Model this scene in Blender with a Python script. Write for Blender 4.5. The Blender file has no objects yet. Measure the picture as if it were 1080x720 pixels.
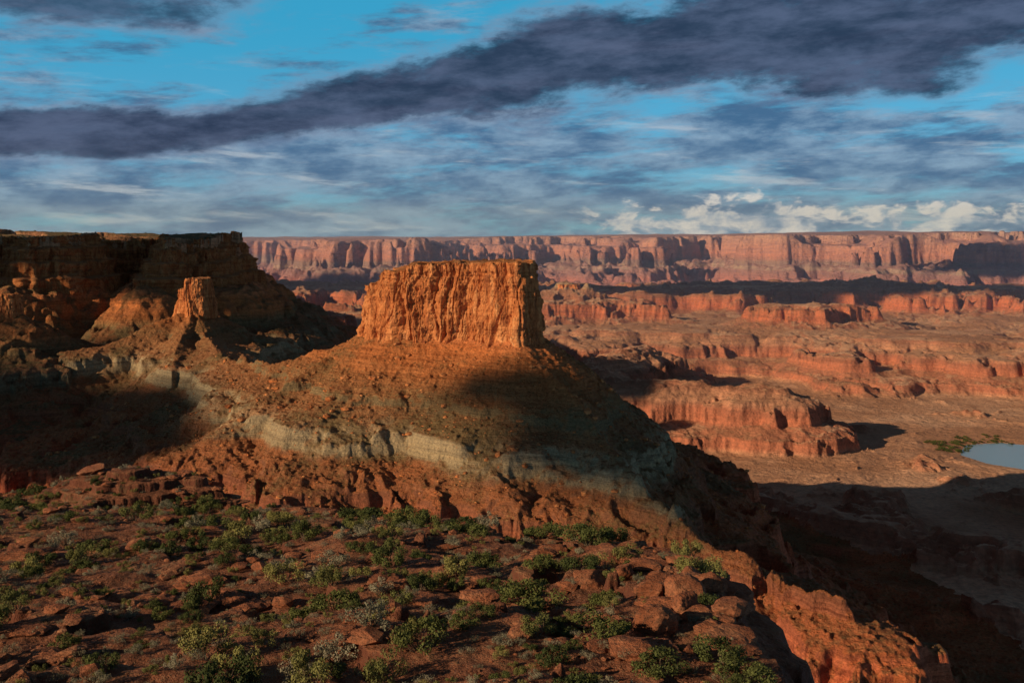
import bpy, math, random
import numpy as np
from mathutils import Vector, Quaternion, Matrix
rnd = random.Random(7); rs = np.random.RandomState(11)
scene = bpy.context.scene
scene.view_settings.view_transform = 'Standard'; scene.view_settings.look = 'None'; scene.view_settings.exposure = 0

# ------------------------------------------------------------------ sun direction
AZ_S = np.array([-0.86, -0.51]); AZ_S = AZ_S/np.linalg.norm(AZ_S)
EL = math.radians(18)
SUN = Vector((AZ_S[0]*math.cos(EL), AZ_S[1]*math.cos(EL), math.sin(EL)))

# ------------------------------------------------------------------ numpy noise
_a = rs.rand(256)*2*np.pi
GX = np.cos(_a).astype(np.float32); GY = np.sin(_a).astype(np.float32)
def _h(ix, iy, seed):
    h = ix.astype(np.uint32)*np.uint32(374761393) + iy.astype(np.uint32)*np.uint32(668265263) + np.uint32((seed*2246822519) & 0xffffffff)
    h = (h ^ (h >> np.uint32(13)))*np.uint32(1274126177)
    return ((h ^ (h >> np.uint32(16))) & np.uint32(255)).astype(np.int32)
def perlin(x, y, seed=0):
    x = np.asarray(x, dtype=np.float64); y = np.asarray(y, dtype=np.float64)
    x, y = np.broadcast_arrays(x, y)
    fx = np.floor(x); fy = np.floor(y)
    ix = fx.astype(np.int64) & 0xffffffff; iy = fy.astype(np.int64) & 0xffffffff
    ix1 = (ix+1) & 0xffffffff; iy1 = (iy+1) & 0xffffffff
    dx = (x-fx).astype(np.float32); dy = (y-fy).astype(np.float32)
    u = dx*dx*dx*(dx*(dx*6-15)+10); v = dy*dy*dy*(dy*(dy*6-15)+10)
    def g(a, b, ax, ay):
        k = _h(a, b, seed); return GX[k]*ax+GY[k]*ay
    n00 = g(ix, iy, dx, dy); n10 = g(ix1, iy, dx-1, dy); n01 = g(ix, iy1, dx, dy-1); n11 = g(ix1, iy1, dx-1, dy-1)
    a = n00+u*(n10-n00); b = n01+u*(n11-n01)
    return (a+v*(b-a))*1.4
def fbm(x, y, o=4, seed=0, gain=0.5):
    s = 0; a = 1.0
    for i in range(o):
        s = s+a*perlin(x*2**i+i*17.3, y*2**i-i*9.1, seed+i); a *= gain
    return s
def ridged(x, y, o=3, seed=0, gain=0.5):
    s = 0; a = 1.0
    for i in range(o):
        s = s+a*(1-2*np.abs(perlin(x*2**i+i*7.7, y*2**i+i*3.1, seed+i))); a *= gain
    return s
def sstep(a, b, x):
    t = np.clip((x-a)/(b-a), 0, 1); return t*t*(3-2*t)

def ridge(x, y, pts, slope):
    out = np.full(x.shape, -1e4)
    for (x0, y0, z0), (x1, y1, z1) in zip(pts[:-1], pts[1:]):
        dx, dy = x1-x0, y1-y0; L = dx*dx+dy*dy
        t = np.clip(((x-x0)*dx+(y-y0)*dy)/L, 0, 1)
        d = np.hypot(x-x0-t*dx, y-y0-t*dy)
        out = np.maximum(out, z0+(z1-z0)*t-slope*d)
    return out
def polysd(x, y, poly):
    d = np.full(x.shape, 1e9); ins = np.zeros(x.shape, bool); n = len(poly)
    for i in range(n):
        x0, y0 = poly[i]; x1, y1 = poly[(i+1) % n]
        dx, dy = x1-x0, y1-y0
        t = np.clip(((x-x0)*dx+(y-y0)*dy)/(dx*dx+dy*dy), 0, 1)
        d = np.minimum(d, np.hypot(x-x0-t*dx, y-y0-t*dy))
        c = ((y0 > y) != (y1 > y)) & (x < (x1-x0)*(y-y0)/((y1-y0) if y1 != y0 else 1e-9)+x0)
        ins ^= c
    return np.where(ins, -d, d)

# ------------------------------------------------------------------ landforms (metres, eye level = 0)
BUTTE = [(-60, 1120), (-135, 1110), (-154, 1040), (-118, 1008), (-40, 985), (6, 948), (20, 962), (22, 1020), (-5, 1090)]
SPIRE = [(-455, 1475), (-478, 1470), (-488, 1450), (-470, 1436), (-448, 1438), (-438, 1458)]
MESA = [(-700, 2500), (-1500, 2500), (-1500, 1320), (-1150, 1480), (-1000, 1560), (-940, 1760), (-870, 1800), (-810, 1660), (-770, 1700), (-745, 1900), (-690, 1960), (-640, 1790), (-590, 1690), (-530, 1760), (-545, 1900), (-600, 2100)]
TOWER = [(-760, 1390), (-830, 1395), (-840, 1370), (-720, 1350), (-680, 1352), (-672, 1365), (-700, 1380)]

T_in = [-470, -405, -392, -386, -372, -352, -346, -336, -318, -308, -296, -272, -265, -256, -246, -240, -233, -214, -210, -205, -190, -184, -178, -168, -158, -150, -147, -143, -128, -124, -121, -112, 200]
T_out = [-412, -403, -398, -374, -366, -356, -322, -315, -306, -296, -290, -276, -267, -232, -229, -224, -222, -217, -206, -203, -193, -187, -168, -163, -158, -153, -145, -142, -129, -122, -120, -112, 200]
# butte flanks: lower cliff band then steeper foot
B_in = [-520, -400, -345, -318, -286, -272, -265, -256]+T_in[14:]
B_out = [-560, -440, -388, -362, -334, -290, -276, -232]+T_out[14:]

def mesa_wob(x, y): return fbm(x/95, y/95, 4, 40)*34
def mesa_top(x, y): return 1+fbm(x/160, y/160, 4, 41)*8-9*np.round(np.clip(1.6*perlin(x/120, y/160, 43)+0.3, 0, 1))
def mesa_talus(x, y):
    sd = polysd(x, y, MESA)
    sdn = sd-mesa_wob(x, y)
    out = np.interp(sdn, [-6, 4, 46, 66, 110, 122, 900], [2, -82, -94, -102, -132, -150, -600])
    top = mesa_top(x, y)+sstep(60, 300, -sd)*6
    return np.where(sdn < -2, top, out), sd

def height(x, y):
    n1 = fbm(x/160, y/160, 4, 3); n2 = fbm(x/28, y/28, 4, 9)
    sd = polysd(x, y, BUTTE)
    st = 1+0.3*sstep(40, 220, x)
    cap = np.where(sd < 0, -88, -97-0.68*sd*st)
    cap = np.where(sd > 110, -97-0.68*110*st-0.62*(sd-110)*st, cap)
    b = cap
    b = np.maximum(b, ridge(x, y, [(5, 965, -100), (50, 880, -138), (88, 800, -176), (128, 705, -220), (178, 640, -228), (208, 600, -234)], 0.8))
    b = np.maximum(b, ridge(x, y, [(-60, 980, -106), (-40, 880, -172), (0, 760, -226), (60, 640, -262)], 0.55))
    b = np.maximum(b, ridge(x, y, [(-150, 1040, -102), (-245, 1055, -134), (-345, 1190, -150), (-400, 1330, -146), (-463, 1450, -104)], 0.46))
    b = np.maximum(b, ridge(x, y, [(-180, 1020, -118), (-262, 925, -172), (-310, 800, -240)], 0.5))
    b = np.maximum(b, ridge(x, y, [(-463, 1450, -103), (-440, 1300, -150), (-400, 1170, -172), (-420, 1050, -230)], 0.55))
    b = np.maximum(b, ridge(x, y, [(-463, 1450, -103), (-600, 1290, -160), (-640, 1150, -205)], 0.55))
    wxx = fbm(x/60, y/60, 3, 61)*28
    r1 = ridged((x+wxx)/62, (y-wxx)/110, 4, 60, 0.55)
    low = sstep(-185, -215, b)
    b = b+(r1-0.4)*(2.2+5.5*low)*sstep(6, 60, sd)+n1*9*sstep(20, 120, sd)+n2*(2.0+3.5*low)
    l = ridge(x, y, [(-900, 1420, -92), (-790, 1372, -98), (-690, 1356, -104), (-560, 1330, -175)], 0.52)
    l = np.maximum(l, ridge(x, y, [(-1000, 1300, -110), (-780, 1100, -190), (-640, 950, -235)], 0.45))
    l = l+ridged((x+wxx)/75, y/85, 4, 21, 0.55)*8+n2*3+n1*6
    mt, msd = mesa_talus(x, y)
    mt = mt+np.where(msd > 8, ridged((x+wxx)/60, y/130, 4, 22, 0.55)*6+n2*2.5, 0)
    # canyon floor / benches
    wx = fbm(x/900, y/900, 5, 70, 0.55)
    wy = fbm(x/420, y/520, 6, 170, 0.58)
    riv = polysd(x, y, RIVER)
    yw = y+wx*420
    calm = sstep(2350, 2850, yw)
    fade = sstep(3200, 1500, y)
    pot = np.interp(yw, [1700, 2400, 2620, 2730, 2900, 3000, 3300], [-30, -16, 6, 54, 62, 99, 112])+wx*(5+9*calm)+wy*(6+20*calm)
    pot = pot-60*sstep(700, 0, riv)*sstep(2500, 2000, y)
    f = -402+np.clip(pot, 0, 104)+n1*(1.2+1.5*calm)+n2*0.7*fade+wy*2.5
    rb = ridged((x+wx*200)/620, (y)/430, 5, 190, 0.52)
    f = f+np.clip(rb-1.05, 0, 1.0)*120*sstep(3500, 3900, y)*sstep(5400, 4800, y)
    iso = ridge(x, y, [(210, 2060, -322), (330, 2010, -318), (500, 1960, -322), (535, 1945, -330)], 0.6)
    iso = np.maximum(iso, ridge(x, y, [(210, 2060, -322), (180, 2350, -318), (350, 2650, -310)], 0.5))
    iso = np.maximum(iso, ridge(x, y, [(880, 3300, -244), (1010, 3290, -236), (1180, 3330, -262)], 0.4))
    iso = np.maximum(iso, ridge(x, y, [(185, 3620, -188), (225, 3600, -188), (420, 3480, -262), (600, 3350, -300)], 0.42))
    iso = np.maximum(iso, ridge(x, y, [(185, 3620, -188), (120, 3400, -262)], 0.42))
    iso = np.maximum(iso, ridge(x, y, [(-900, 3150, -222), (-600, 3000, -236), (-420, 2900, -280)], 0.5))
    iso = np.maximum(iso, ridge(x, y, [(-1050, 4550, -212), (-720, 4500, -212)], 0.4))
    iso = np.maximum(iso, ridge(x, y, [(700, 4600, -235), (1300, 4450, -205), (1500, 4450, -208), (2300, 4500, -240)], 0.3))
    gul = ridged(x/110+wx, y/110, 5, 33, 0.55)
    iso = iso+gul*14+wy*14+n2*2
    f = np.maximum(f, iso)
    f = f+np.where(f < -385, np.clip(ridged((x+wx*150)/260, y/300, 5, 90, 0.55)-0.5, 0, 2)*(8+9*sstep(1650, 1350, y))*sstep(850, 1050, y), 0)
    hin = np.maximum(np.maximum(b, l), f)
    lab = np.argmax(np.stack([b, l, f]), axis=0)
    dip = np.clip(0.055*(x+150), -10, 15)*(lab == 0)
    wob = n1*3
    q = hin+wob+dip
    hT = np.where(lab == 0, np.interp(q, B_in, B_out), np.interp(q, T_in, T_out))-wob*0.6-dip
    k = sstep(-0.35, 0.25, fbm(x/60, y/60, 4, 300)+0.3*sstep(-200, -240, hin)+0.02+0.16*sstep(-200, -190, hin+dip)*sstep(-155, -165, hin+dip))
    k = np.where(lab == 2, 0.4+0.6*k, k)
    k = np.where((lab == 0) & (hin < -262), np.maximum(k, sstep(-262, -285, hin)), k)
    h = np.where(lab == 0, np.maximum(hin*(1-k)+hT*k, f), hin*(1-k)+hT*k)
    h = np.where(riv < 60, np.minimum(h, -406+np.clip(riv, -8, 60)*0.13), h)
    # big distant escarpment
    rimY = 6400+perlin(x/1700, 0*x+3.1, 5)*800-sstep(900, 3200, x)*900+sstep(-600, -2600, x)*700
    s = rimY-y+fbm(x/1300, y/1500, 6, 81, 0.6)*1250
    spur = ridged((x+wx*160)/330, y/900, 4, 84, 0.55)
    zt = -16+sstep(-1500, 3000, x)*36+fbm(x/1100, y/1100, 5, 6)*22
    s2 = s-(spur-0.2)*180*sstep(60, 420, s)
    rel = np.interp(s2, [-900, -60, -40, 0, 18, 60, 95, 120, 420, 440, 700, 720, 1100, 2500], [4, -4, -14, -18, -52, -66, -166, -178, -236, -258, -286, -306, -345, -520])
    tier = sstep(-0.25, 0.05, fbm(x/800, y/2500, 3, 88))
    rel = rel+np.where(s < 0, tier*(-50*sstep(-420, -380, s+wy*120)), -50*tier*sstep(95, 20, s2))
    far = zt+rel+sstep(100, 200, s)*spur*16*sstep(1300, 900, s)
    lab = np.where(far > h, 3, lab); h = np.maximum(h, far)
    lab = np.where(mt > h, 4, lab); h = np.maximum(h, mt)
    h = h+fbm(x/7, y/7, 3, 15)*np.where((lab == 2) | (lab == 3), 0.4*fade, 0.8)+np.where(lab == 0, np.clip(fbm(x/5, y/5, 3, 18)-0.25, 0, 1)*3.0, 0)
    return h, lab
RIVER = [(845, 1850), (860, 1785), (930, 1710), (1040, 1640), (1300, 1560), (1320, 1790), (1150, 1830), (1040, 1900), (960, 1950), (890, 1930)]

# ------------------------------------------------------------------ mesh helpers
def mesh_from(name, V, F, smooth=True):
    me = bpy.data.meshes.new(name)
    V = np.ascontiguousarray(V, np.float32); F = np.ascontiguousarray(F, np.int32); k = F.shape[1]
    me.vertices.add(len(V)); me.vertices.foreach_set('co', V.ravel())
    me.loops.add(F.size); me.loops.foreach_set('vertex_index', F.ravel())
    me.polygons.add(len(F)); me.polygons.foreach_set('loop_start', np.arange(0, F.size, k, dtype=np.int32))
    me.update(calc_edges=True)
    me.polygons.foreach_set('use_smooth', np.full(len(F), smooth)); me.update()
    return me
def link(name, me, mat=None, parent=None):
    ob = bpy.data.objects.new(name, me); scene.collection.objects.link(ob)
    if mat and me: 
        if len(me.materials) == 0: me.materials.append(mat)
    if parent: ob.parent = parent
    return ob
def grid_faces(nr, nc):
    i = np.arange(nr-1)[:, None]*nc+np.arange(nc-1)[None, :]
    return np.stack([i, i+1, i+nc+1, i+nc], -1).reshape(-1, 4)

# ------------------------------------------------------------------ node helpers
class NT:
    def __init__(s, nt): s.t = nt; s.n = nt.nodes; s.l = nt.links
    def new(s, ty, **kw):
        nd = s.n.new(ty)
        for k, v in kw.items(): setattr(nd, k, v)
        return nd
    def put(s, sock, v):
        if v is None: return
        if isinstance(v, bpy.types.NodeSocket): s.l.new(v, sock)
        else: sock.default_value = v
    def m(s, op, a, b=None, c=None, clamp=False):
        nd = s.new('ShaderNodeMath', operation=op, use_clamp=clamp)
        s.put(nd.inputs[0], a); s.put(nd.inputs[1], b); s.put(nd.inputs[2], c); return nd.outputs[0]
    def ss(s, x, a, b, lo=0.0, hi=1.0):
        nd = s.new('ShaderNodeMapRange', interpolation_type='SMOOTHSTEP')
        s.put(nd.inputs[0], x); s.put(nd.inputs[1], a); s.put(nd.inputs[2], b); s.put(nd.inputs[3], lo); s.put(nd.inputs[4], hi); return nd.outputs[0]
    def mix(s, f, a, b, bt='MIX'):
        nd = s.new('ShaderNodeMix', data_type='RGBA', blend_type=bt)
        def c(v): return (*v, 1) if isinstance(v, tuple) and len(v) == 3 else v
        s.put(nd.inputs[0], f); s.put(nd.inputs[6], c(a)); s.put(nd.inputs[7], c(b)); return nd.outputs[2]
    def noise(s, vec, scale, detail=4, rough=0.55, dist=0.0):
        nd = s.new('ShaderNodeTexNoise'); s.put(nd.inputs['Vector'], vec)
        nd.inputs['Scale'].default_value = scale; nd.inputs['Detail'].default_value = detail
        nd.inputs['Roughness'].default_value = rough; nd.inputs['Distortion'].default_value = dist
        return nd.outputs[0]
    def vmul(s, v, t):
        nd = s.new('ShaderNodeVectorMath', operation='MULTIPLY'); s.put(nd.inputs[0], v); nd.inputs[1].default_value = t; return nd.outputs[0]
    def xyz(s, v):
        nd = s.new('ShaderNodeSeparateXYZ'); s.put(nd.inputs[0], v); return nd.outputs
    def comb(s, x, y, z):
        nd = s.new('ShaderNodeCombineXYZ'); s.put(nd.inputs[0], x); s.put(nd.inputs[1], y); s.put(nd.inputs[2], z); return nd.outputs[0]
    def ramp(s, f, stops, interp='LINEAR'):
        nd = s.new('ShaderNodeValToRGB'); cr = nd.color_ramp; cr.interpolation = interp
        while len(cr.elements) < len(stops): cr.elements.new(0.5)
        for e, (p, c) in zip(cr.elements, stops): e.position = p; e.color = (*c, 1)
        s.put(nd.inputs[0], f); return nd.outputs[0]
def new_mat(name):
    m = bpy.data.materials.new(name); m.use_nodes = True; m.node_tree.nodes.clear()
    t = NT(m.node_tree)
    out = t.new('ShaderNodeOutputMaterial'); bs = t.new('ShaderNodeBsdfPrincipled')
    bs.inputs['Roughness'].default_value = 0.92
    bs.inputs['Specular IOR Level'].default_value = 0.12
    t.l.new(bs.outputs[0], out.inputs[0]); return m, t, bs

STRATA = [(-415, (.50, .29, .18)), (-400, (.48, .24, .14)), (-388, (.36, .11, .06)), (-345, (.40, .115, .06)), (-330, (.28, .085, .05)), (-318, (.44, .20, .12)), (-306, (.42, .19, .11)), (-296, (.34, .12, .07)),
          (-268, (.42, .10, .045)), (-240, (.46, .12, .055)), (-226, (.34, .10, .05)), (-205, (.22, .085, .045)), (-190, (.25, .11, .055)), (-186, (.30, .22, .125)), (-168, (.36, .27, .16)),
          (-163, (.20, .14, .075)), (-142, (.19, .125, .06)), (-128, (.38, .14, .05)), (-104, (.52, .17, .055)), (-96, (.54, .19, .075)), (-50, (.54, .22, .10)), (-10, (.50, .25, .13)), (20, (.54, .34, .21))]
def rock_mat(name, tal, flat, tint=None, tf=0.0, bump=1.0, sc=1.0, talmix=0.55, dots=0.5, green=0.5, dip=0.0, dull=False):
    m, t, bs = new_mat(name)
    g = t.new('ShaderNodeNewGeometry'); P = g.outputs['Position']; N = t.xyz(g.outputs['Normal'])
    p = t.xyz(P)
    big = t.noise(P, 0.012*sc, 4, 0.6); fine = t.noise(P, 0.12*sc, 4, 0.65)
    zz = t.m('ADD', p[2], t.m('MULTIPLY', t.m('SUBTRACT', big, 0.5), 18.0))
    zz = t.m('ADD', zz, t.m('MULTIPLY', t.m('SUBTRACT', fine, 0.5), 10.0))
    if dip: zz = t.m('ADD', zz, t.m('MINIMUM', t.m('MAXIMUM', t.m('MULTIPLY', t.m('ADD', p[0], 150.0), dip), -10.0), 15.0))
    f = t.m('DIVIDE', t.m('ADD', zz, 420.0), 450.0)
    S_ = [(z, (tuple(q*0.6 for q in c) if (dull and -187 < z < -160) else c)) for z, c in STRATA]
    col = t.ramp(f, [((z+420)/450, c) for z, c in S_])
    bed = t.noise(t.vmul(P, (0.006, 0.006, 0.30*sc)), 1.0, 4, 0.7)
    col = t.mix(0.85, col, t.ramp(bed, [(0.3, (.5, .44, .44)), (0.5, (1, 1, 1)), (0.7, (1.4, 1.35, 1.25))]), 'MULTIPLY')
    slope = t.m('ADD', N[2], t.m('MULTIPLY', t.m('SUBTRACT', fine, 0.5), 0.35))
    tm = t.ss(slope, 0.55, 0.86)
    tc = t.mix(t.ss(big, 0.35, 0.65), tal, tuple(c*0.6 for c in tal))
    col = t.mix(t.m('MULTIPLY', tm, talmix), col, tc)
    fm = t.ss(slope, 0.90, 0.99)
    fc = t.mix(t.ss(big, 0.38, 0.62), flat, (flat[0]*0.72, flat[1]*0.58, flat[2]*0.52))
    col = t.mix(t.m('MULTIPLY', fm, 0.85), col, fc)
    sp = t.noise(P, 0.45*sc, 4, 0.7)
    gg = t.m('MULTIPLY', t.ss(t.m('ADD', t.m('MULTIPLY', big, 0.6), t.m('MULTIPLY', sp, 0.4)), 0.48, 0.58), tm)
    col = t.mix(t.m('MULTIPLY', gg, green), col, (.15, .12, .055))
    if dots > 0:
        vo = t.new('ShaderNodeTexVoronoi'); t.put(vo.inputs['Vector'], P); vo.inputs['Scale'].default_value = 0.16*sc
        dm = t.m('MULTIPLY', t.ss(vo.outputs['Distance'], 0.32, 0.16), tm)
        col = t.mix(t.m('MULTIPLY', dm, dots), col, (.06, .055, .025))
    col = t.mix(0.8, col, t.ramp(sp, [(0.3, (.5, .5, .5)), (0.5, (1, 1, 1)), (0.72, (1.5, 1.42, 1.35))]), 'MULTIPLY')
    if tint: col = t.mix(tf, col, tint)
    t.put(bs.inputs['Base Color'], col)
    bn = t.noise(P, 0.22*sc, 5, 0.72)
    hh = t.m('ADD', t.m('MULTIPLY', bn, 4.5/sc), t.m('MULTIPLY', bed, 3.0/sc))
    b = t.new('ShaderNodeBump'); b.inputs['Strength'].default_value = 0.9; b.inputs['Distance'].default_value = bump
    t.put(b.inputs['Height'], hh); t.put(bs.inputs['Normal'], b.outputs[0])
    return m
M_butte = rock_mat('butte_rock', (.58, .175, .052), (.36, .15, .065), dip=0.055, talmix=0.36, green=0.65)
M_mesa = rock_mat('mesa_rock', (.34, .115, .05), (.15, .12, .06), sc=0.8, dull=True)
M_floor = rock_mat('canyon_rock', (.42, .18, .11), (.66, .38, .24), tint=(.50, .29, .19), tf=0.18, sc=0.30, talmix=0.35, dots=0.25, green=0.15, bump=0.5)
M_far = rock_mat('distant_rock_hazed', (.48, .18, .14), (.40, .22, .17), tint=(.48, .29, .33), tf=0.42, sc=0.18, talmix=0.5, dots=0, green=0.1)  # tint paints purple distance haze into the rock colour

def cap_mat(name='cliff_sandstone', dark=1.0):
    m, t, bs = new_mat(name)
    g = t.new('ShaderNodeNewGeometry'); P = g.outputs['Position']; N = t.xyz(g.outputs['Normal'])
    st = t.noise(t.vmul(P, (0.10, 0.10, 0.018)), 1.0, 6, 0.68, 0.5)
    d = dark
    col = t.ramp(st, [(0.3, (.30*d, .085*d, .03*d)), (0.45, (.52*d, .17*d, .055*d)), (0.58, (.64*d, .25*d, .09*d)), (0.75, (.70*d, .37*d, .16*d))])
    bed = t.noise(t.vmul(P, (0.01, 0.01, 0.28)), 1.0, 4, 0.7)
    col = t.mix(0.7, col, t.ramp(bed, [(0.32, (.55, .46, .42)), (0.5, (1, 1, 1)), (0.7, (1.15, 1.15, 1.12))]), 'MULTIPLY')
    sp = t.noise(P, 0.4, 5, 0.7)
    col = t.mix(0.7, col, t.ramp(sp, [(0.3, (.5, .46, .42)), (0.5, (1, 1, 1)), (0.72, (1.25, 1.25, 1.25))]), 'MULTIPLY')
    var = t.noise(t.vmul(P, (0.22, 0.22, 0.04)), 1.0, 4, 0.6)
    col = t.mix(t.m('MULTIPLY', t.ss(var, 0.53, 0.63), 0.65), col, (.19, .052, .026))
    col = t.mix(t.m('MULTIPLY', t.ss(N[2], 0.6, 0.9), 0.7), col, (.30, .14, .065))
    t.put(bs.inputs['Base Color'], col)
    hh = t.m('ADD', t.m('MULTIPLY', st, 5.0), t.m('MULTIPLY', sp, 2.6)); hh = t.m('ADD', hh, t.m('MULTIPLY', bed, 3.0))
    b = t.new('ShaderNodeBump'); b.inputs['Strength'].default_value = 0.8; b.inputs['Distance'].default_value = 1.0
    t.put(b.inputs['Height'], hh); t.put(bs.inputs['Normal'], b.outputs[0]); return m
M_cap = cap_mat()
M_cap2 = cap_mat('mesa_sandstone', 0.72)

# ------------------------------------------------------------------ terrain
def steps(a, b, d): return np.arange(a, b, d)
rows = np.concatenate([steps(150, 560, 8), steps(560, 1180, 1.25), steps(1180, 1900, 2.8), steps(1900, 3000, 5), steps(3000, 4800, 11), steps(4800, 8200, 10), np.geomspace(8200, 40000, 60)])
us = np.arange(-0.70, 0.62, 0.00112)
YY, UU = np.meshgrid(rows, us, indexing='ij'); XX = YY*UU
HH, LAB = height(XX, YY)
V = np.stack([XX, YY, HH], -1).reshape(-1, 3); F = grid_faces(len(rows), len(us))
fl = LAB.reshape(-1)[F[:, 0]]
def submesh(name, mask, mat, parent=None):
    f = F[mask]; u, inv = np.unique(f, return_inverse=True)
    return link(name, mesh_from(name, V[u], inv.reshape(-1, 4)), mat, parent)
butte = link('sandstone_butte', None); submesh('talus_slope', fl == 0, M_butte, butte)
mesa = link('sandstone_mesa', None); submesh('mesa_talus', (fl == 4) | (fl == 1), M_mesa, mesa)
submesh('canyon_floor_terrain', fl == 2, M_floor)
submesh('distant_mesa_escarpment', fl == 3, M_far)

def loft(name, poly, zt, zb, seed, N, Mh, amp, batter, mat, parent, sm=3, lid=True, colw=11.0, wobf=None, tiers=(), crack=2.2):
    P = np.array(poly, float); Q = np.vstack([P, P[:1]])
    seg = np.hypot(*(Q[1:]-Q[:-1]).T); cs = np.concatenate([[0], np.cumsum(seg)])
    s = np.linspace(0, cs[-1], N, endpoint=False)
    x = np.interp(s, cs, Q[:, 0]); y = np.interp(s, cs, Q[:, 1])
    k = max(1, int(sm/(cs[-1]/N)))
    ker = np.ones(2*k+1)/(2*k+1)
    def sm_(a): return np.convolve(np.concatenate([a[-k:], a, a[:k]]), ker, 'valid')
    x, y = sm_(x), sm_(y); x, y = sm_(x), sm_(y)
    tx = np.roll(x, -1)-np.roll(x, 1); ty = np.roll(y, -1)-np.roll(y, 1)
    tx, ty = sm_(tx), sm_(ty); L = np.hypot(tx, ty)
    area = 0.5*np.sum(x*np.roll(y, -1)-np.roll(x, -1)*y); sg = 1 if area > 0 else -1
    nx, ny = sg*ty/L, -sg*tx/L
    t = np.linspace(0, 1, Mh)[:, None]; S = s[None, :]
    ztop = zt(x, y)+np.round(fbm(s/9, s*0, 3, seed+5)*2.2)*1.1*amp
    Z = zb+(ztop[None, :]-zb)*t
    off = batter*(1-t)**1.6
    for (tq, w) in tiers:
        tv = tq+0.05*perlin(S/30, S*0, seed+20)
        off = off+w*sstep(tv+0.02, tv-0.02, t)
    if wobf is not None: off = off+wobf(x, y)[None, :]
    wr = perlin(S/25, Z/50, seed+9)*0.8
    off = off+amp*(9.5*np.abs(perlin(S/colw/2.2+wr, Z/220, seed))+4.2*np.abs(perlin(S/colw*1.0+wr, Z/80, seed+1))+1.1*np.abs(perlin(S/3, Z/18, seed+2)))
    mk_ = sstep(-0.1, 0.3, perlin(S/22, Z/30, seed+33))
    off = off-amp*crack*(np.exp(-(perlin(S/colw/1.3+wr, Z/120, seed+31)/0.06)**2)+0.7*mk_*np.exp(-(perlin(S/colw*1.5+wr, Z/45, seed+32)/0.09)**2))
    blk = np.round(perlin(S/9, Z/13, seed+3)*3)/3+0.5*np.round(perlin(S/5, Z/6, seed+13)*3)/3
    off = off+amp*2.3*blk+amp*0.75*fbm(S/4, Z/4, 4, seed+4)
    lay = np.round(perlin(Z/9+0.3*perlin(S/20, Z/20, seed+14), S*0.012, seed+6)*4)/4*1.8*amp
    off = off+lay-2.2*amp*sstep(0.84, 0.87, t+0.02*perlin(S/14, S*0, seed+8))+1.2*amp*sstep(0.9, 0.92, t)-amp*2.5
    X = x+nx*off; Y = y+ny*off
    rowsX = [X]; rowsY = [Y]; rowsZ = [Z]
    if lid:
        cx, cy = X[-1].mean(), Y[-1].mean()
        for q in (0.985, 0.95, 0.9, 0.8, 0.65, 0.45, 0.2, 0.0):
            xx = cx+(X[-1]-cx)*q; yy = cy+(Y[-1]-cy)*q
            zz = zt(xx, yy)*(1-q**8)+Z[-1]*q**8+fbm(xx/12, yy/12, 3, seed+7)*1.5
            rowsX.append(xx[None]); rowsY.append(yy[None]); rowsZ.append(zz[None])
    X = np.vstack(rowsX); Y = np.vstack(rowsY); Z = np.vstack(rowsZ)
    X = np.hstack([X, X[:, :1]]); Y = np.hstack([Y, Y[:, :1]]); Z = np.hstack([Z, Z[:, :1]])
    VV = np.stack([X, Y, Z], -1).reshape(-1, 3); FF = grid_faces(X.shape[0], X.shape[1])
    if sg < 0: FF = FF[:, ::-1]
    return link(name, mesh_from(name, VV, FF), mat, parent)
loft('cap_cliff', BUTTE, lambda x, y: -25+0.03*x-16*sstep(-132, -142, x)-5*sstep(-104, -108, x)+2.5*np.round(1.0*perlin(x/22, y/60, 77)), -118, 100, 2200, 150, 1.05, 9, M_cap, butte)
spire = link('rock_spire', None)
loft('spire_shaft', SPIRE, lambda x, y: -60-16*sstep(-472, -476, x), -118, 130, 500, 70, 0.7, 7, M_cap, spire, sm=4, colw=8)
loft('mesa_cliff', MESA, mesa_top, -100, 160, 4600, 80, 1.6, 10, M_cap2, mesa, lid=False, sm=10, colw=18, wobf=mesa_wob, tiers=((0.32, 15), (0.58, 12), (0.82, 12)))
towers = link('rock_tower_row', None)
loft('tower_wall', TOWER, lambda x, y: -78+11*np.round(perlin(x/17, y*0, 3)*2), -118, 190, 700, 50, 0.8, 7, M_cap, towers, sm=5, colw=9)
db = link('distant_butte', None)
loft('butte_cap', [(165, 3640), (170, 3590), (235, 3580), (250, 3620), (220, 3650)], lambda x, y: -172+0*x, -205, 210, 300, 20, 1.0, 8, M_cap, db, sm=6)

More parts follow.
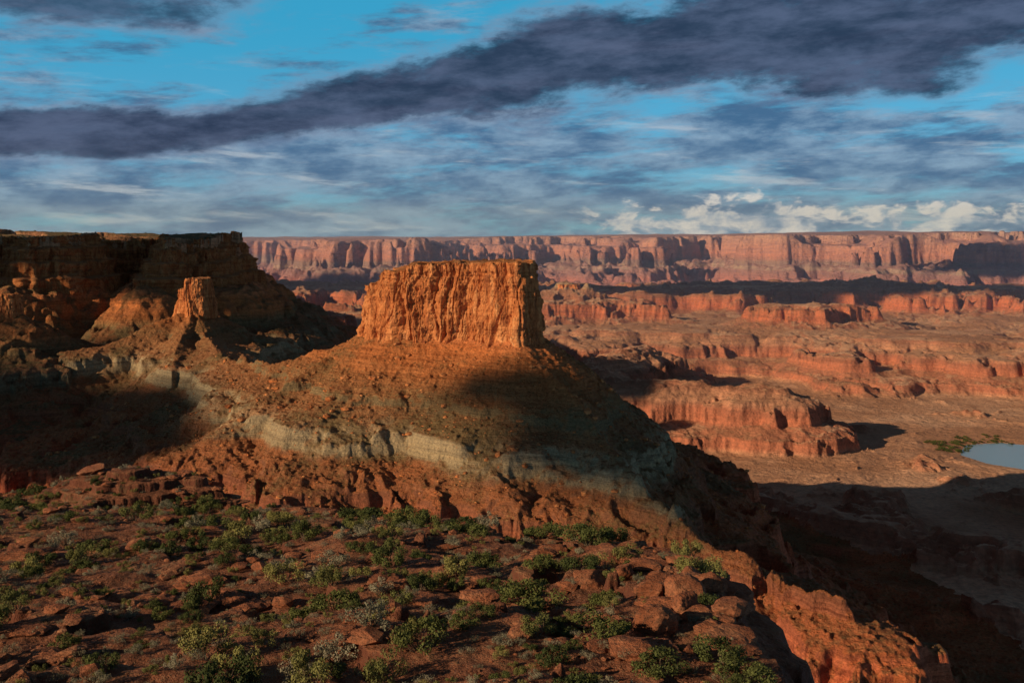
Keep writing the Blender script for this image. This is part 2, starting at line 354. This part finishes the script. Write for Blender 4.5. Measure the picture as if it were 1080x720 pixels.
def rock_base(seed, sub=3, K=14, rough=0.06):
    import bmesh
    bm = bmesh.new(); bmesh.ops.create_icosphere(bm, subdivisions=sub, radius=1)
    v = np.array([p.co[:] for p in bm.verts]); f = np.array([[q.index for q in p.verts] for p in bm.faces]); bm.free()
    r = np.random.RandomState(seed); n = r.normal(size=(K, 3)); n /= np.linalg.norm(n, axis=1)[:, None]; c = r.uniform(0.55, 0.95, K)
    d = v @ n.T; rr = np.where(d > 0.05, c/np.maximum(d, 0.05), 9).min(1); rr = np.minimum(rr, 1.15)
    v = v*rr[:, None]
    v = v*(1+rough*perlin(v[:, 0]*4+seed, v[:, 1]*4+v[:, 2]*3, seed)+rough*0.5*perlin(v[:, 0]*11+seed, v[:, 1]*11+v[:, 2]*9, seed+1))[:, None]
    return v, f
def scatter_rocks(name, pts, sizes, mat, nvar=6, sub=1, parent=None, flat=0.7, rough=0.06, K=14):
    bases = [rock_base(500+i, sub, K, rough) for i in range(nvar)]
    VV = []; FF = []; o = 0
    for i, (p, s) in enumerate(zip(pts, sizes)):
        v, f = bases[i % nvar]; a = rs.rand()*6.28; ca, sa = math.cos(a), math.sin(a)
        w = v*np.array([s*rs.uniform(.8, 1.4), s*rs.uniform(.7, 1.1), s*flat*rs.uniform(.6, 1.1)])
        w = np.stack([w[:, 0]*ca-w[:, 1]*sa, w[:, 0]*sa+w[:, 1]*ca, w[:, 2]], -1)+p
        VV.append(w); FF.append(f+o); o += len(v)
    return link(name, mesh_from(name, np.vstack(VV), np.vstack(FF), False), mat, parent)
n = 10000
px = rs.uniform(-600, 280, n); py = rs.uniform(620, 1200, n); hz, lb = height(px, py)
sdv = polysd(px, py, BUTTE); keep = (lb == 0) & (sdv > 3) & (rs.rand(n) < np.exp(-sdv/150)+0.22)
px, py, hz = px[keep], py[keep], hz[keep]
sz = 0.6+rs.pareto(2.3, len(px))*0.9; sz = np.clip(sz, 0.5, 5.5)
scatter_rocks('talus_boulders', np.stack([px, py, hz], -1), sz, M_cap, parent=butte)

# ------------------------------------------------------------------ river
m, t, bs = new_mat('river_water'); bs.inputs['Base Color'].default_value = (.28, .38, .45, 1); bs.inputs['Roughness'].default_value = 0.15; bs.inputs['Specular IOR Level'].default_value = 0.7
g = t.new('ShaderNodeNewGeometry'); nz = t.noise(g.outputs['Position'], 0.3, 4); b = t.new('ShaderNodeBump'); b.inputs['Distance'].default_value = 0.2; t.put(b.inputs['Height'], nz); t.put(bs.inputs['Normal'], b.outputs[0])
rv = np.array([(x, y, -404.6) for x, y in [(830, 1550), (1400, 1500), (1400, 1970), (830, 1970)]])
link('river_water', mesh_from('river_water', rv, np.array([[0, 1, 2, 3]]), False), m)

# ------------------------------------------------------------------ foreground rim
EDGE = [(-3, 3), (4.2, 8), (5.2, 16), (5.9, 21), (6.2, 26), (7.4, 33), (7.4, 40), (6.2, 46), (-1, 52), (-7, 61), (-18, 68), (-40, 78), (-90, 88), (-90, 3)]
def ground_h(x, y):
    nb = fbm(x/7, y/7, 4, 200); nl = fbm(x/22, y/22, 3, 210)
    sd = polysd(x, y, EDGE)+nb*0.9
    z = -10-0.19*(y-23)+nl*0.6+nb*0.5
    z = z+2.6*np.exp(-(((x+25)/8)**2+((y-72)/5)**2)**2)+0.8*np.exp(-(((x+8)/6)**2+((y-44)/6)**2))
    stp = 0.62; q = (z+0.22*fbm(x/2.2, y/2.2, 4, 220))/stp; fq = np.floor(q); fr = q-fq
    zt = (fq+0.22*fr+0.78*sstep(0.44, 0.54, fr))*stp
    k = sstep(-0.3, 0.1, fbm(x/9, y/5, 3, 230)+0.14+0.7*sstep(-7, 0, sd)+0.25*sstep(-4, 3, x))
    z = z*(1-k)+zt*k
    z = z+fbm(x/0.7, y/0.7, 3, 240)*0.05
    drop = np.clip(sd, 0, 60)
    z = z-np.interp(drop, [0, 0.5, 1.4, 2.0, 4, 6, 60], [0, 0.9, 1.3, 3.2, 4.4, 8, 90])
    return z, sd
rw = np.concatenate([np.arange(7, 20, 0.1), np.arange(20, 50, 0.055), np.arange(50, 82, 0.1), np.arange(82, 130, 0.8)])
uu = np.concatenate([np.arange(-1.1, -0.62, 0.006), np.arange(-0.62, 0.36, 0.0011), np.arange(0.36, 1.0, 0.006)])
gy, gu = np.meshgrid(rw, uu, indexing='ij'); gx = gy*gu; gz, gs = ground_h(gx, gy)
m, t, bs = new_mat('red_soil_and_slickrock')
g = t.new('ShaderNodeNewGeometry'); P = g.outputs['Position']; N = t.xyz(g.outputs['Normal'])
n1 = t.noise(P, 0.35, 4, 0.6); n2 = t.noise(P, 3.0, 5, 0.7); n3 = t.noise(P, 14.0, 3, 0.7)
col = t.ramp(n1, [(0.3, (.13, .055, .032)), (0.5, (.24, .09, .048)), (0.68, (.38, .165, .09))])
col = t.mix(0.85, col, t.ramp(n2, [(0.3, (.42, .42, .42)), (0.5, (1, 1, 1)), (0.7, (1.6, 1.5, 1.4))]), 'MULTIPLY')
col = t.mix(t.m('MULTIPLY', t.ss(n3, 0.54, 0.66), 0.5), col, (.42, .26, .17))
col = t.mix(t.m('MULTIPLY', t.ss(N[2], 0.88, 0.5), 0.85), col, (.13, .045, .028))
lich = t.m('MULTIPLY', t.ss(t.m('ADD', t.m('MULTIPLY', n2, .6), t.m('MULTIPLY', n1, .4)), 0.52, 0.60), 0.6); col = t.mix(lich, col, (.11, .085, .045))
t.put(bs.inputs['Base Color'], col)
hh = t.m('ADD', t.m('MULTIPLY', n2, 0.28), t.m('MULTIPLY', n3, 0.06))
b = t.new('ShaderNodeBump'); b.inputs['Strength'].default_value = 1.0; b.inputs['Distance'].default_value = 1.0; t.put(b.inputs['Height'], hh); t.put(bs.inputs['Normal'], b.outputs[0])
M_ground = m
m, t, bs = new_mat('rim_sandstone')
g = t.new('ShaderNodeNewGeometry'); P = g.outputs['Position']; N = t.xyz(g.outputs['Normal'])
n1 = t.noise(P, 0.8, 4, 0.6); n2 = t.noise(t.vmul(P, (2, 2, 12)), 1.0, 5, 0.7); n3 = t.noise(P, 9.0, 4, 0.7)
col = t.ramp(n1, [(0.3, (.20, .065, .03)), (0.5, (.33, .12, .06)), (0.7, (.42, .19, .10))])
col = t.mix(0.8, col, t.ramp(n2, [(0.3, (.5, .45, .42)), (0.5, (1, 1, 1)), (0.7, (1.3, 1.25, 1.2))]), 'MULTIPLY')
col = t.mix(t.m('MULTIPLY', t.ss(n3, 0.50, 0.60), 0.6), col, (.10, .06, .04))
t.put(bs.inputs['Base Color'], col); hh = t.m('ADD', t.m('MULTIPLY', n2, 0.14), t.m('MULTIPLY', n3, 0.10))
b = t.new('ShaderNodeBump'); b.inputs['Strength'].default_value = 1.0; b.inputs['Distance'].default_value = 1.0; t.put(b.inputs['Height'], hh); t.put(bs.inputs['Normal'], b.outputs[0])
M_slab = m
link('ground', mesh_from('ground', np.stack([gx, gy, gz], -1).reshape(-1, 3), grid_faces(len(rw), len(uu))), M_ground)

def boulder(x, y, s, seed, fl=0.8, dz=0.35, rot=0.0):
    v, f = rock_base(seed, 5, 12, 0.05); z = float(ground_h(np.array([x]), np.array([y]))[0][0])
    v = v*np.array([s, s*0.85, s*fl])
    me = mesh_from('boulder', v, f, True); ob = link('boulder', me, M_slab); ob.location = (x, y, z+s*fl*dz); ob.rotation_euler = (rnd.uniform(-.2, .2), rnd.uniform(-.2, .2), rot)
for i, (x, y, s, fl, dz, r) in enumerate([(3.7, 26.5, .65, .75, .3, .4), (5.2, 30.5, .75, .6, .5, 1.2), (4.3, 31, .6, .8, .4, .3), (5.9, 33, .6, .8, .6, 2.2), (6.2, 31.6, .45, .8, .4, 2.9), (4.8, 28.2, .5, .9, .5, .9), (5.6, 28.6, .4, .7, .4, 1.7),
                                       (5.8, 42, 1.2, .22, .9, .1), (6.4, 37, .8, .5, .6, .5), (3.2, 29.6, .5, .7, .3, 2.5), (2.6, 34, .7, .45, .3, .8), (4.2, 24.4, .45, .7, .3, .6), (3.9, 34.5, .55, .6, .4, 1.9), (-20, 70, 1.2, .35, .3, .5), (-30, 71, 1.3, .3, .3, 1.5)]):
    boulder(x, y, s, 900+i, fl, dz, r)
n = 12000
yy = 14+rs.rand(n)**0.8*64; xx = yy*rs.uniform(-0.6, 0.25, n); zz, ss_ = ground_h(xx, yy); k = (ss_ < 0.6) & (fbm(xx/4, yy/4, 2, 333) > -0.15); xx, yy, zz = xx[k], yy[k], zz[k]
sz = np.clip(0.03+rs.pareto(2.0, len(xx))*0.04, 0.03, 0.5)
scatter_rocks('loose_stones', np.stack([xx, yy, zz+sz*0.15], -1), sz, M_slab, flat=0.5)
n = 1500
yy = 16+rs.rand(n)**0.8*60; xx = yy*rs.uniform(-0.58, 0.24, n); zz, ss_ = ground_h(xx, yy); fz = fbm(xx/5, yy/3.5, 3, 335)+0.38*sstep(-7, 4, xx)+0.4*sstep(-4, 0, ss_); k = (ss_ < 0.8) & (fz > 0.36); xx, yy, zz = xx[k], yy[k], zz[k]
sz = rs.uniform(0.25, 0.5, len(xx))*rs.choice([1, 1, 1.9], len(xx))
scatter_rocks('rock_slabs', np.stack([xx, yy, zz+0.05], -1), sz, M_slab, flat=0.3, sub=3, nvar=14, rough=0.2, K=8)

# ------------------------------------------------------------------ shrubs
def leaf_mat(name, c1, c2):
    m, t, bs = new_mat(name); g = t.new('ShaderNodeNewGeometry'); oi = t.new('ShaderNodeObjectInfo')
    n = t.noise(g.outputs['Position'], 9.0, 2); r = oi.outputs['Random']
    c = t.mix(t.ss(t.m('ADD', t.m('MULTIPLY', n, 0.7), t.m('MULTIPLY', r, 0.45)), 0.3, 0.8), c1, c2)
    t.put(bs.inputs['Base Color'], c); bs.inputs['Roughness'].default_value = 0.8
    return m
M_wood, t, bs = new_mat('shrub_wood'); bs.inputs['Base Color'].default_value = (.13, .09, .06, 1)
LM = [leaf_mat('juniper_leaves', (.045, .06, .02), (.11, .12, .035)), leaf_mat('olive_leaves', (.12, .125, .04), (.22, .20, .065)), leaf_mat('sage_leaves', (.16, .15, .10), (.28, .25, .17))]
def shrub_mesh(seed, n_leaf, leaf, kind, hgt=0.7):
    r = np.random.RandomState(seed)
    K = r.randint(9, 15); th = r.rand(K)*6.28; rad = np.sqrt(r.rand(K))*0.72
    cc = np.stack([rad*np.cos(th), rad*np.sin(th), (0.28+0.62*r.rand(K)*(1-0.55*rad))*hgt*1.2], -1); cr = r.uniform(0.16, 0.34, K)
    idx = r.randint(0, K, n_leaf)
    d = r.normal(size=(n_leaf, 3)); d /= np.linalg.norm(d, axis=1)[:, None]
    p = cc[idx]+d*(cr[idx]*r.uniform(0.35, 1.12, n_leaf)**0.6)[:, None]*np.array([1, 1, 0.8]); p[:, 2] = np.maximum(p[:, 2], 0.02)
    a = r.normal(size=(n_leaf, 3)); a /= np.linalg.norm(a, axis=1)[:, None]; b = np.cross(a, d+0.01); b /= np.linalg.norm(b, axis=1)[:, None]+1e-6
    L = leaf*r.uniform(0.6, 1.5, n_leaf)[:, None]
    q = np.stack([p-a*L, p+b*L*0.5, p+a*L, p-b*L*0.5], 1).reshape(-1, 3)
    F_ = np.arange(n_leaf*4).reshape(-1, 4)
    sv = []; sf = []; o = len(q)
    for i in range(K):
        tip = cc[i]; base = np.array([r.uniform(-.06, .06), r.uniform(-.06, .06), -0.1]); mid = (tip+base)/2+r.normal(size=3)*0.05
        for (A, B, ra, rb) in ((base, mid, .028, .02), (mid, tip, .02, .007)):
            for (C, rr) in ((A, ra), (B, rb)):
                for k in range(4):
                    sv.append(C+np.array([math.cos(k*1.5708)*rr, math.sin(k*1.5708)*rr, 0]))
            for k in range(4): sf.append([o+k, o+(k+1) % 4, o+4+(k+1) % 4, o+4+k])
            o += 8
    me = mesh_from('shrub', np.vstack([q, np.array(sv)]), np.vstack([F_, np.array(sf)]), False)
    me.materials.append(LM[kind]); me.materials.append(M_wood)
    mi = np.zeros(len(F_)+len(sf), np.int32); mi[len(F_):] = 1; me.polygons.foreach_set('material_index', mi)
    return me
variants = [(shrub_mesh(1, 2800, .035, 0), 0), (shrub_mesh(2, 2800, .035, 0, .9), 0), (shrub_mesh(3, 2400, .032, 1, .8), 1), (shrub_mesh(4, 2400, .032, 1, .7), 1), (shrub_mesh(5, 1000, .03, 2, .6), 2), (shrub_mesh(6, 800, .03, 2, .6), 2), (shrub_mesh(7, 3200, .035, 0, .85), 0), (shrub_mesh(8, 1800, .032, 2, .8), 2)]
sh = link('desert_shrubs', None)
n = 5000
yy = 15+rs.rand(n)**0.75*62; xx = yy*rs.uniform(-0.62, 0.25, n); zz, ss_ = ground_h(xx, yy)
cl = fbm(xx/8, yy/8, 3, 400); cnt = 0
PX = np.zeros(0); PY = np.zeros(0); PS = np.zeros(0)
for i in range(n):
    if ss_[i] > -0.15: continue
    big = rs.rand() < 0.2+0.3*(cl[i] > 0.1)
    s = rs.uniform(0.45, 1.0) if big else rs.uniform(0.14, 0.36)
    if big and cl[i] < -0.2: s *= 0.5
    if yy[i] > 45: s *= 1.15
    if len(PX) and np.any((xx[i]-PX)**2+(yy[i]-PY)**2 < ((s+PS)*0.72)**2): continue
    PX = np.append(PX, xx[i]); PY = np.append(PY, yy[i]); PS = np.append(PS, s)
    ks = (0, 1, 6, 2, 7, 3, 0) if big else (4, 5, 4, 3, 2, 5, 7)
    me = variants[ks[rs.randint(len(ks))]][0]
    ob = bpy.data.objects.new('shrub_%d' % cnt, me); scene.collection.objects.link(ob); ob.parent = sh
    ob.location = (xx[i], yy[i], zz[i]-0.03); ob.rotation_euler = (0, 0, rs.rand()*6.28); ob.scale = (s, s*rs.uniform(.8, 1.1), s*rs.uniform(.85, 1.25)); cnt += 1
for (x, y, s) in [(2.2, 25.5, 1.1), (4.9, 23.8, .9), (0.5, 30, 1.2), (-.5, 31.5, .9), (3.4, 22.8, .8), (5.2, 22, .9), (-4.2, 22.5, .6), (3.5, 44, 1.5), (-5.5, 56, 1.5), (-9, 60, 1.8), (1.5, 49, 1.3), (-2, 47, 1.3)]:
    z = float(ground_h(np.array([x]), np.array([y]))[0][0])
    ob = bpy.data.objects.new('shrub_%d' % cnt, variants[rs.choice([0, 1, 6])][0]); scene.collection.objects.link(ob); ob.parent = sh
    ob.location = (x, y, z-0.03); ob.rotation_euler = (0, 0, rs.rand()*6.28); ob.scale = (s, s, s*0.8); cnt += 1
n = 700; xx = rs.uniform(-1300, -540, n); yy = rs.uniform(1380, 2300, n); hz, lb = height(xx, yy); k = (polysd(xx, yy, MESA)-mesa_wob(xx, yy) < -8)
sp = link('mesa_top_scrub', None)
for i in np.where(k)[0]:
    ob = bpy.data.objects.new('scrub_%d' % i, variants[0][0]); scene.collection.objects.link(ob); ob.parent = sp
    s = rs.uniform(1.5, 3); ob.location = (xx[i], yy[i], hz[i]); ob.scale = (s, s, s); ob.rotation_euler = (0, 0, rs.rand()*6)
sp = link('riverside_thicket', None)
n = 300; xx = rs.uniform(790, 980, n); yy = rs.uniform(1860, 2080, n); hz, lb = height(xx, yy); rv_ = polysd(xx, yy, RIVER); k = (rv_ > 2) & (rv_ < 60+40*perlin(xx/40, yy/40, 5))
for i in np.where(k)[0]:
    ob = bpy.data.objects.new('thicket_%d' % i, variants[1][0]); scene.collection.objects.link(ob); ob.parent = sp
    s = rs.uniform(3, 6); ob.location = (xx[i], yy[i], hz[i]-0.5); ob.scale = (s*1.3, s*1.3, s); ob.rotation_euler = (0, 0, rs.rand()*6)

# ------------------------------------------------------------------ unseen cloud sheets, added and shaped to shade chosen ground
ZC = 1500.0; REF = -150.0
shift = AZ_S*(ZC-REF)/math.tan(EL)
ELL = [(140, 730, 200, 200, 0.2), (85, 855, 130, 75, -0.5), (-640, 1000, 320, 220, -0.1), (-270, 1960, 250, 230, 0.1), (-410, 1800, 130, 120, 0), (-560, 1930, 140, 120, 0), (1300, 4250, 1900, 330, 0.05), (-1100, 4700, 700, 500, 0), (-900, 3000, 300, 300, 0), (2500, 5200, 400, 200, .3), (-690, 1420, 110, 90, .2)]
cx = np.arange(-2200, 3900, 22.0); cy = np.arange(100, 5800, 22.0); CX, CY = np.meshgrid(cx, cy)
mk = np.full(CX.shape, -9.0); nz = fbm(CX/260, CY/260, 5, 600)
for (a, b_, ra, rb, ro) in ELL:
    dx, dy = CX-a, CY-b_; c, s = math.cos(ro), math.sin(ro)
    mk = np.maximum(mk, 1-np.hypot((dx*c+dy*s)/ra, (-dx*s+dy*c)/rb))
mk = mk+nz*0.26
top = ZC+np.sqrt(np.clip(mk, 0, 1))*45; bot = ZC-np.sqrt(np.clip(mk, 0, 1))*8
gf = grid_faces(*CX.shape); kf = (mk.reshape(-1)[gf] > 0).any(1); f1 = gf[kf]; nV = CX.size
Vc = np.vstack([np.stack([CX+shift[0], CY+shift[1], top], -1).reshape(-1, 3), np.stack([CX+shift[0], CY+shift[1], bot], -1).reshape(-1, 3)])
Fc = np.vstack([f1, f1[:, ::-1]+nV]); u, inv = np.unique(Fc, return_inverse=True)
m, t, bs = new_mat('shadow_cloud'); bs.inputs['Base Color'].default_value = (.8, .8, .82, 1)
link('shadow_cloud_sheets', mesh_from('shadow_cloud_sheets', Vc[u], inv.reshape(-1, 4)), m)

# ------------------------------------------------------------------ distance haze (real scattering air)
m = bpy.data.materials.new('canyon_haze'); m.use_nodes = True; m.node_tree.nodes.clear(); t = NT(m.node_tree)
out = t.new('ShaderNodeOutputMaterial'); vs = t.new('ShaderNodeVolumeScatter'); vs.inputs['Color'].default_value = (.52, .60, 1, 1); vs.inputs['Density'].default_value = 7.5e-5; vs.inputs['Anisotropy'].default_value = 0.1
t.l.new(vs.outputs[0], out.inputs['Volume'])
q = np.array([(x, y, z) for z in (-460, 260) for x, y in ((-9000, 2300), (9000, 2300), (9000, 9500), (-9000, 9500))])
link('haze', mesh_from('haze', q, np.array([[3, 2, 1, 0], [4, 5, 6, 7], [0, 1, 5, 4], [1, 2, 6, 5], [2, 3, 7, 6], [3, 0, 4, 7]]), False), m)

# ------------------------------------------------------------------ world
w = bpy.data.worlds.new('World'); scene.world = w; w.use_nodes = True; w.node_tree.nodes.clear(); t = NT(w.node_tree)
out = t.new('ShaderNodeOutputWorld'); bg = t.new('ShaderNodeBackground'); t.l.new(bg.outputs[0], out.inputs[0])
sky = t.new('ShaderNodeTexSky', sky_type='NISHITA'); sky.sun_disc = False; sky.sun_elevation = EL; sky.sun_rotation = math.atan2(AZ_S[0], AZ_S[1]); sky.altitude = 1500; sky.ozone_density = 2.0
tc = t.new('ShaderNodeTexCoord'); D = t.xyz(tc.outputs['Generated'])
az = t.m('ARCTAN2', D[0], D[1]); hyp = t.m('SQRT', t.m('ADD', t.m('MULTIPLY', D[0], D[0]), t.m('MULTIPLY', D[1], D[1])))
Vv = t.m('DIVIDE', D[2], t.m('MAXIMUM', hyp, 0.05))
tt = t.m('DIVIDE', t.m('ADD', az, 0.6), 1.2, clamp=True)
def curve(pts):
    nd = t.new('ShaderNodeFloatCurve'); c = nd.mapping.curves[0]
    while len(c.points) < len(pts): c.points.new(0.5, 0.5)
    for p, (a, b) in zip(c.points, pts): p.location = (a, b)
    nd.mapping.update(); t.put(nd.inputs['Value'], tt); return t.m('MULTIPLY', nd.outputs[0], 0.25)
vc = curve([(0, .36), (.104, .38), (.275, .44), (.413, .57), (.55, .72), (.74, .78), (1, .84)])
vw = curve([(0, .10), (.104, .11), (.275, .12), (.413, .17), (.55, .27), (.74, .30), (1, .28)])
def sv(a, b, tilt=0.0):
    return t.comb(t.m('MULTIPLY', az, a), t.m('MULTIPLY', t.m('ADD', Vv, t.m('MULTIPLY', az, tilt)), b), 0.0)
na = t.noise(sv(6, 14, -0.10), 1.0, 8, 0.63, 0.1); nb = t.noise(sv(4.5, 24, -0.05), 1.3, 8, 0.65, 0.1); nc = t.noise(sv(10, 30, -0.03), 1.0, 8, 0.65, 0.1)
skyc = t.mix(1.0, sky.outputs[0], (.05, .10, .11), 'MULTIPLY')
skyc = t.mix(0.75, skyc, t.mix(t.ss(Vv, 0.0, 0.22), (.14, .38, .62), (.03, .38, .63)))
dens = t.m('ADD', nb, t.ss(Vv, 0.17, 0.09, 0.0, 0.15))
midm = t.ss(dens, 0.47, 0.66)
midc = t.mix(t.ss(nc, 0.36, 0.66), (.055, .12, .24), (.25, .37, .51))
c = t.mix(t.m('MULTIPLY', midm, 0.9), skyc, midc)
lt = t.m('MULTIPLY', t.ss(t.noise(sv(6, 50, 0.03), 1.0, 7, 0.62, 0.2), 0.54, 0.68), t.ss(Vv, 0.19, 0.06))
c = t.mix(t.m('MULTIPLY', lt, 0.65), c, (.50, .56, .62))
e = t.m('SUBTRACT', 1.0, t.m('DIVIDE', t.m('ABSOLUTE', t.m('SUBTRACT', Vv, vc)), vw))
e = t.m('ADD', e, t.m('MULTIPLY', t.m('SUBTRACT', na, 0.5), 2.4))
dk = t.ss(e, -0.1, 0.6)
ee = t.m('SUBTRACT', 1.0, t.m('SQRT', t.m('ADD', t.m('POWER', t.m('DIVIDE', t.m('ADD', az, 0.43), 0.2), 2.0), t.m('POWER', t.m('DIVIDE', t.m('SUBTRACT', Vv, 0.215), 0.035), 2.0))))
ee = t.m('ADD', ee, t.m('MULTIPLY', t.m('SUBTRACT', na, 0.5), 2.2)); dk2 = t.ss(ee, 0.0, 0.7)
dk = t.m('MAXIMUM', dk, t.m('MULTIPLY', dk2, 0.9))
dcol = t.mix(t.ss(nc, 0.34, 0.68), (.024, .040, .082), (.085, .115, .20))
dcol = t.mix(t.ss(dk, 0.9, 0.35), dcol, (.20, .26, .38))
c = t.mix(t.m('MULTIPLY', dk, 0.97), c, dcol)
cn = t.noise(sv(30, 60), 1.0, 6, 0.62, 0.3); cl2 = t.noise(sv(7, 4), 1.0, 2, 0.5)
cm = t.m('ADD', t.m('ADD', cn, t.m('MULTIPLY', cl2, 0.5)), t.m('MULTIPLY', t.m('ABSOLUTE', t.m('SUBTRACT', Vv, 0.014)), -8.0))
cm = t.m('MULTIPLY', t.ss(cm, 0.61, 0.74), t.ss(az, 0.03, 0.12))
ccol = t.mix(t.ss(cn, 0.40, 0.64), (.24, .33, .47), (.74, .70, .69))
c = t.mix(t.m('MULTIPLY', cm, 0.85), c, ccol)
c = t.mix(t.ss(Vv, 0.26, 0.5), c, (.030, .033, .048))  # unseen sky above the frame, darkened to cut ambient light
t.put(bg.inputs[0], c); bg.inputs[1].default_value = 1.0
w.cycles.sampling_method = 'MANUAL'; w.cycles.sample_map_resolution = 256

# ------------------------------------------------------------------ sun + camera
sl = bpy.data.lights.new('sun', 'SUN'); sl.energy = 5.0; sl.angle = math.radians(0.5); sl.color = (1.0, 0.76, 0.49)
so = bpy.data.objects.new('sun', sl); scene.collection.objects.link(so); so.rotation_euler = SUN.to_track_quat('Z', 'Y').to_euler()
cam = bpy.data.cameras.new('camera'); cam.sensor_width = 36; cam.lens = 35; cam.shift_y = -110/1080; cam.clip_start = 0.5; cam.clip_end = 100000
co = bpy.data.objects.new('camera', cam); scene.collection.objects.link(co); co.location = (0, 0, 0); co.rotation_euler = (math.radians(90), 0, 0)
scene.camera = co
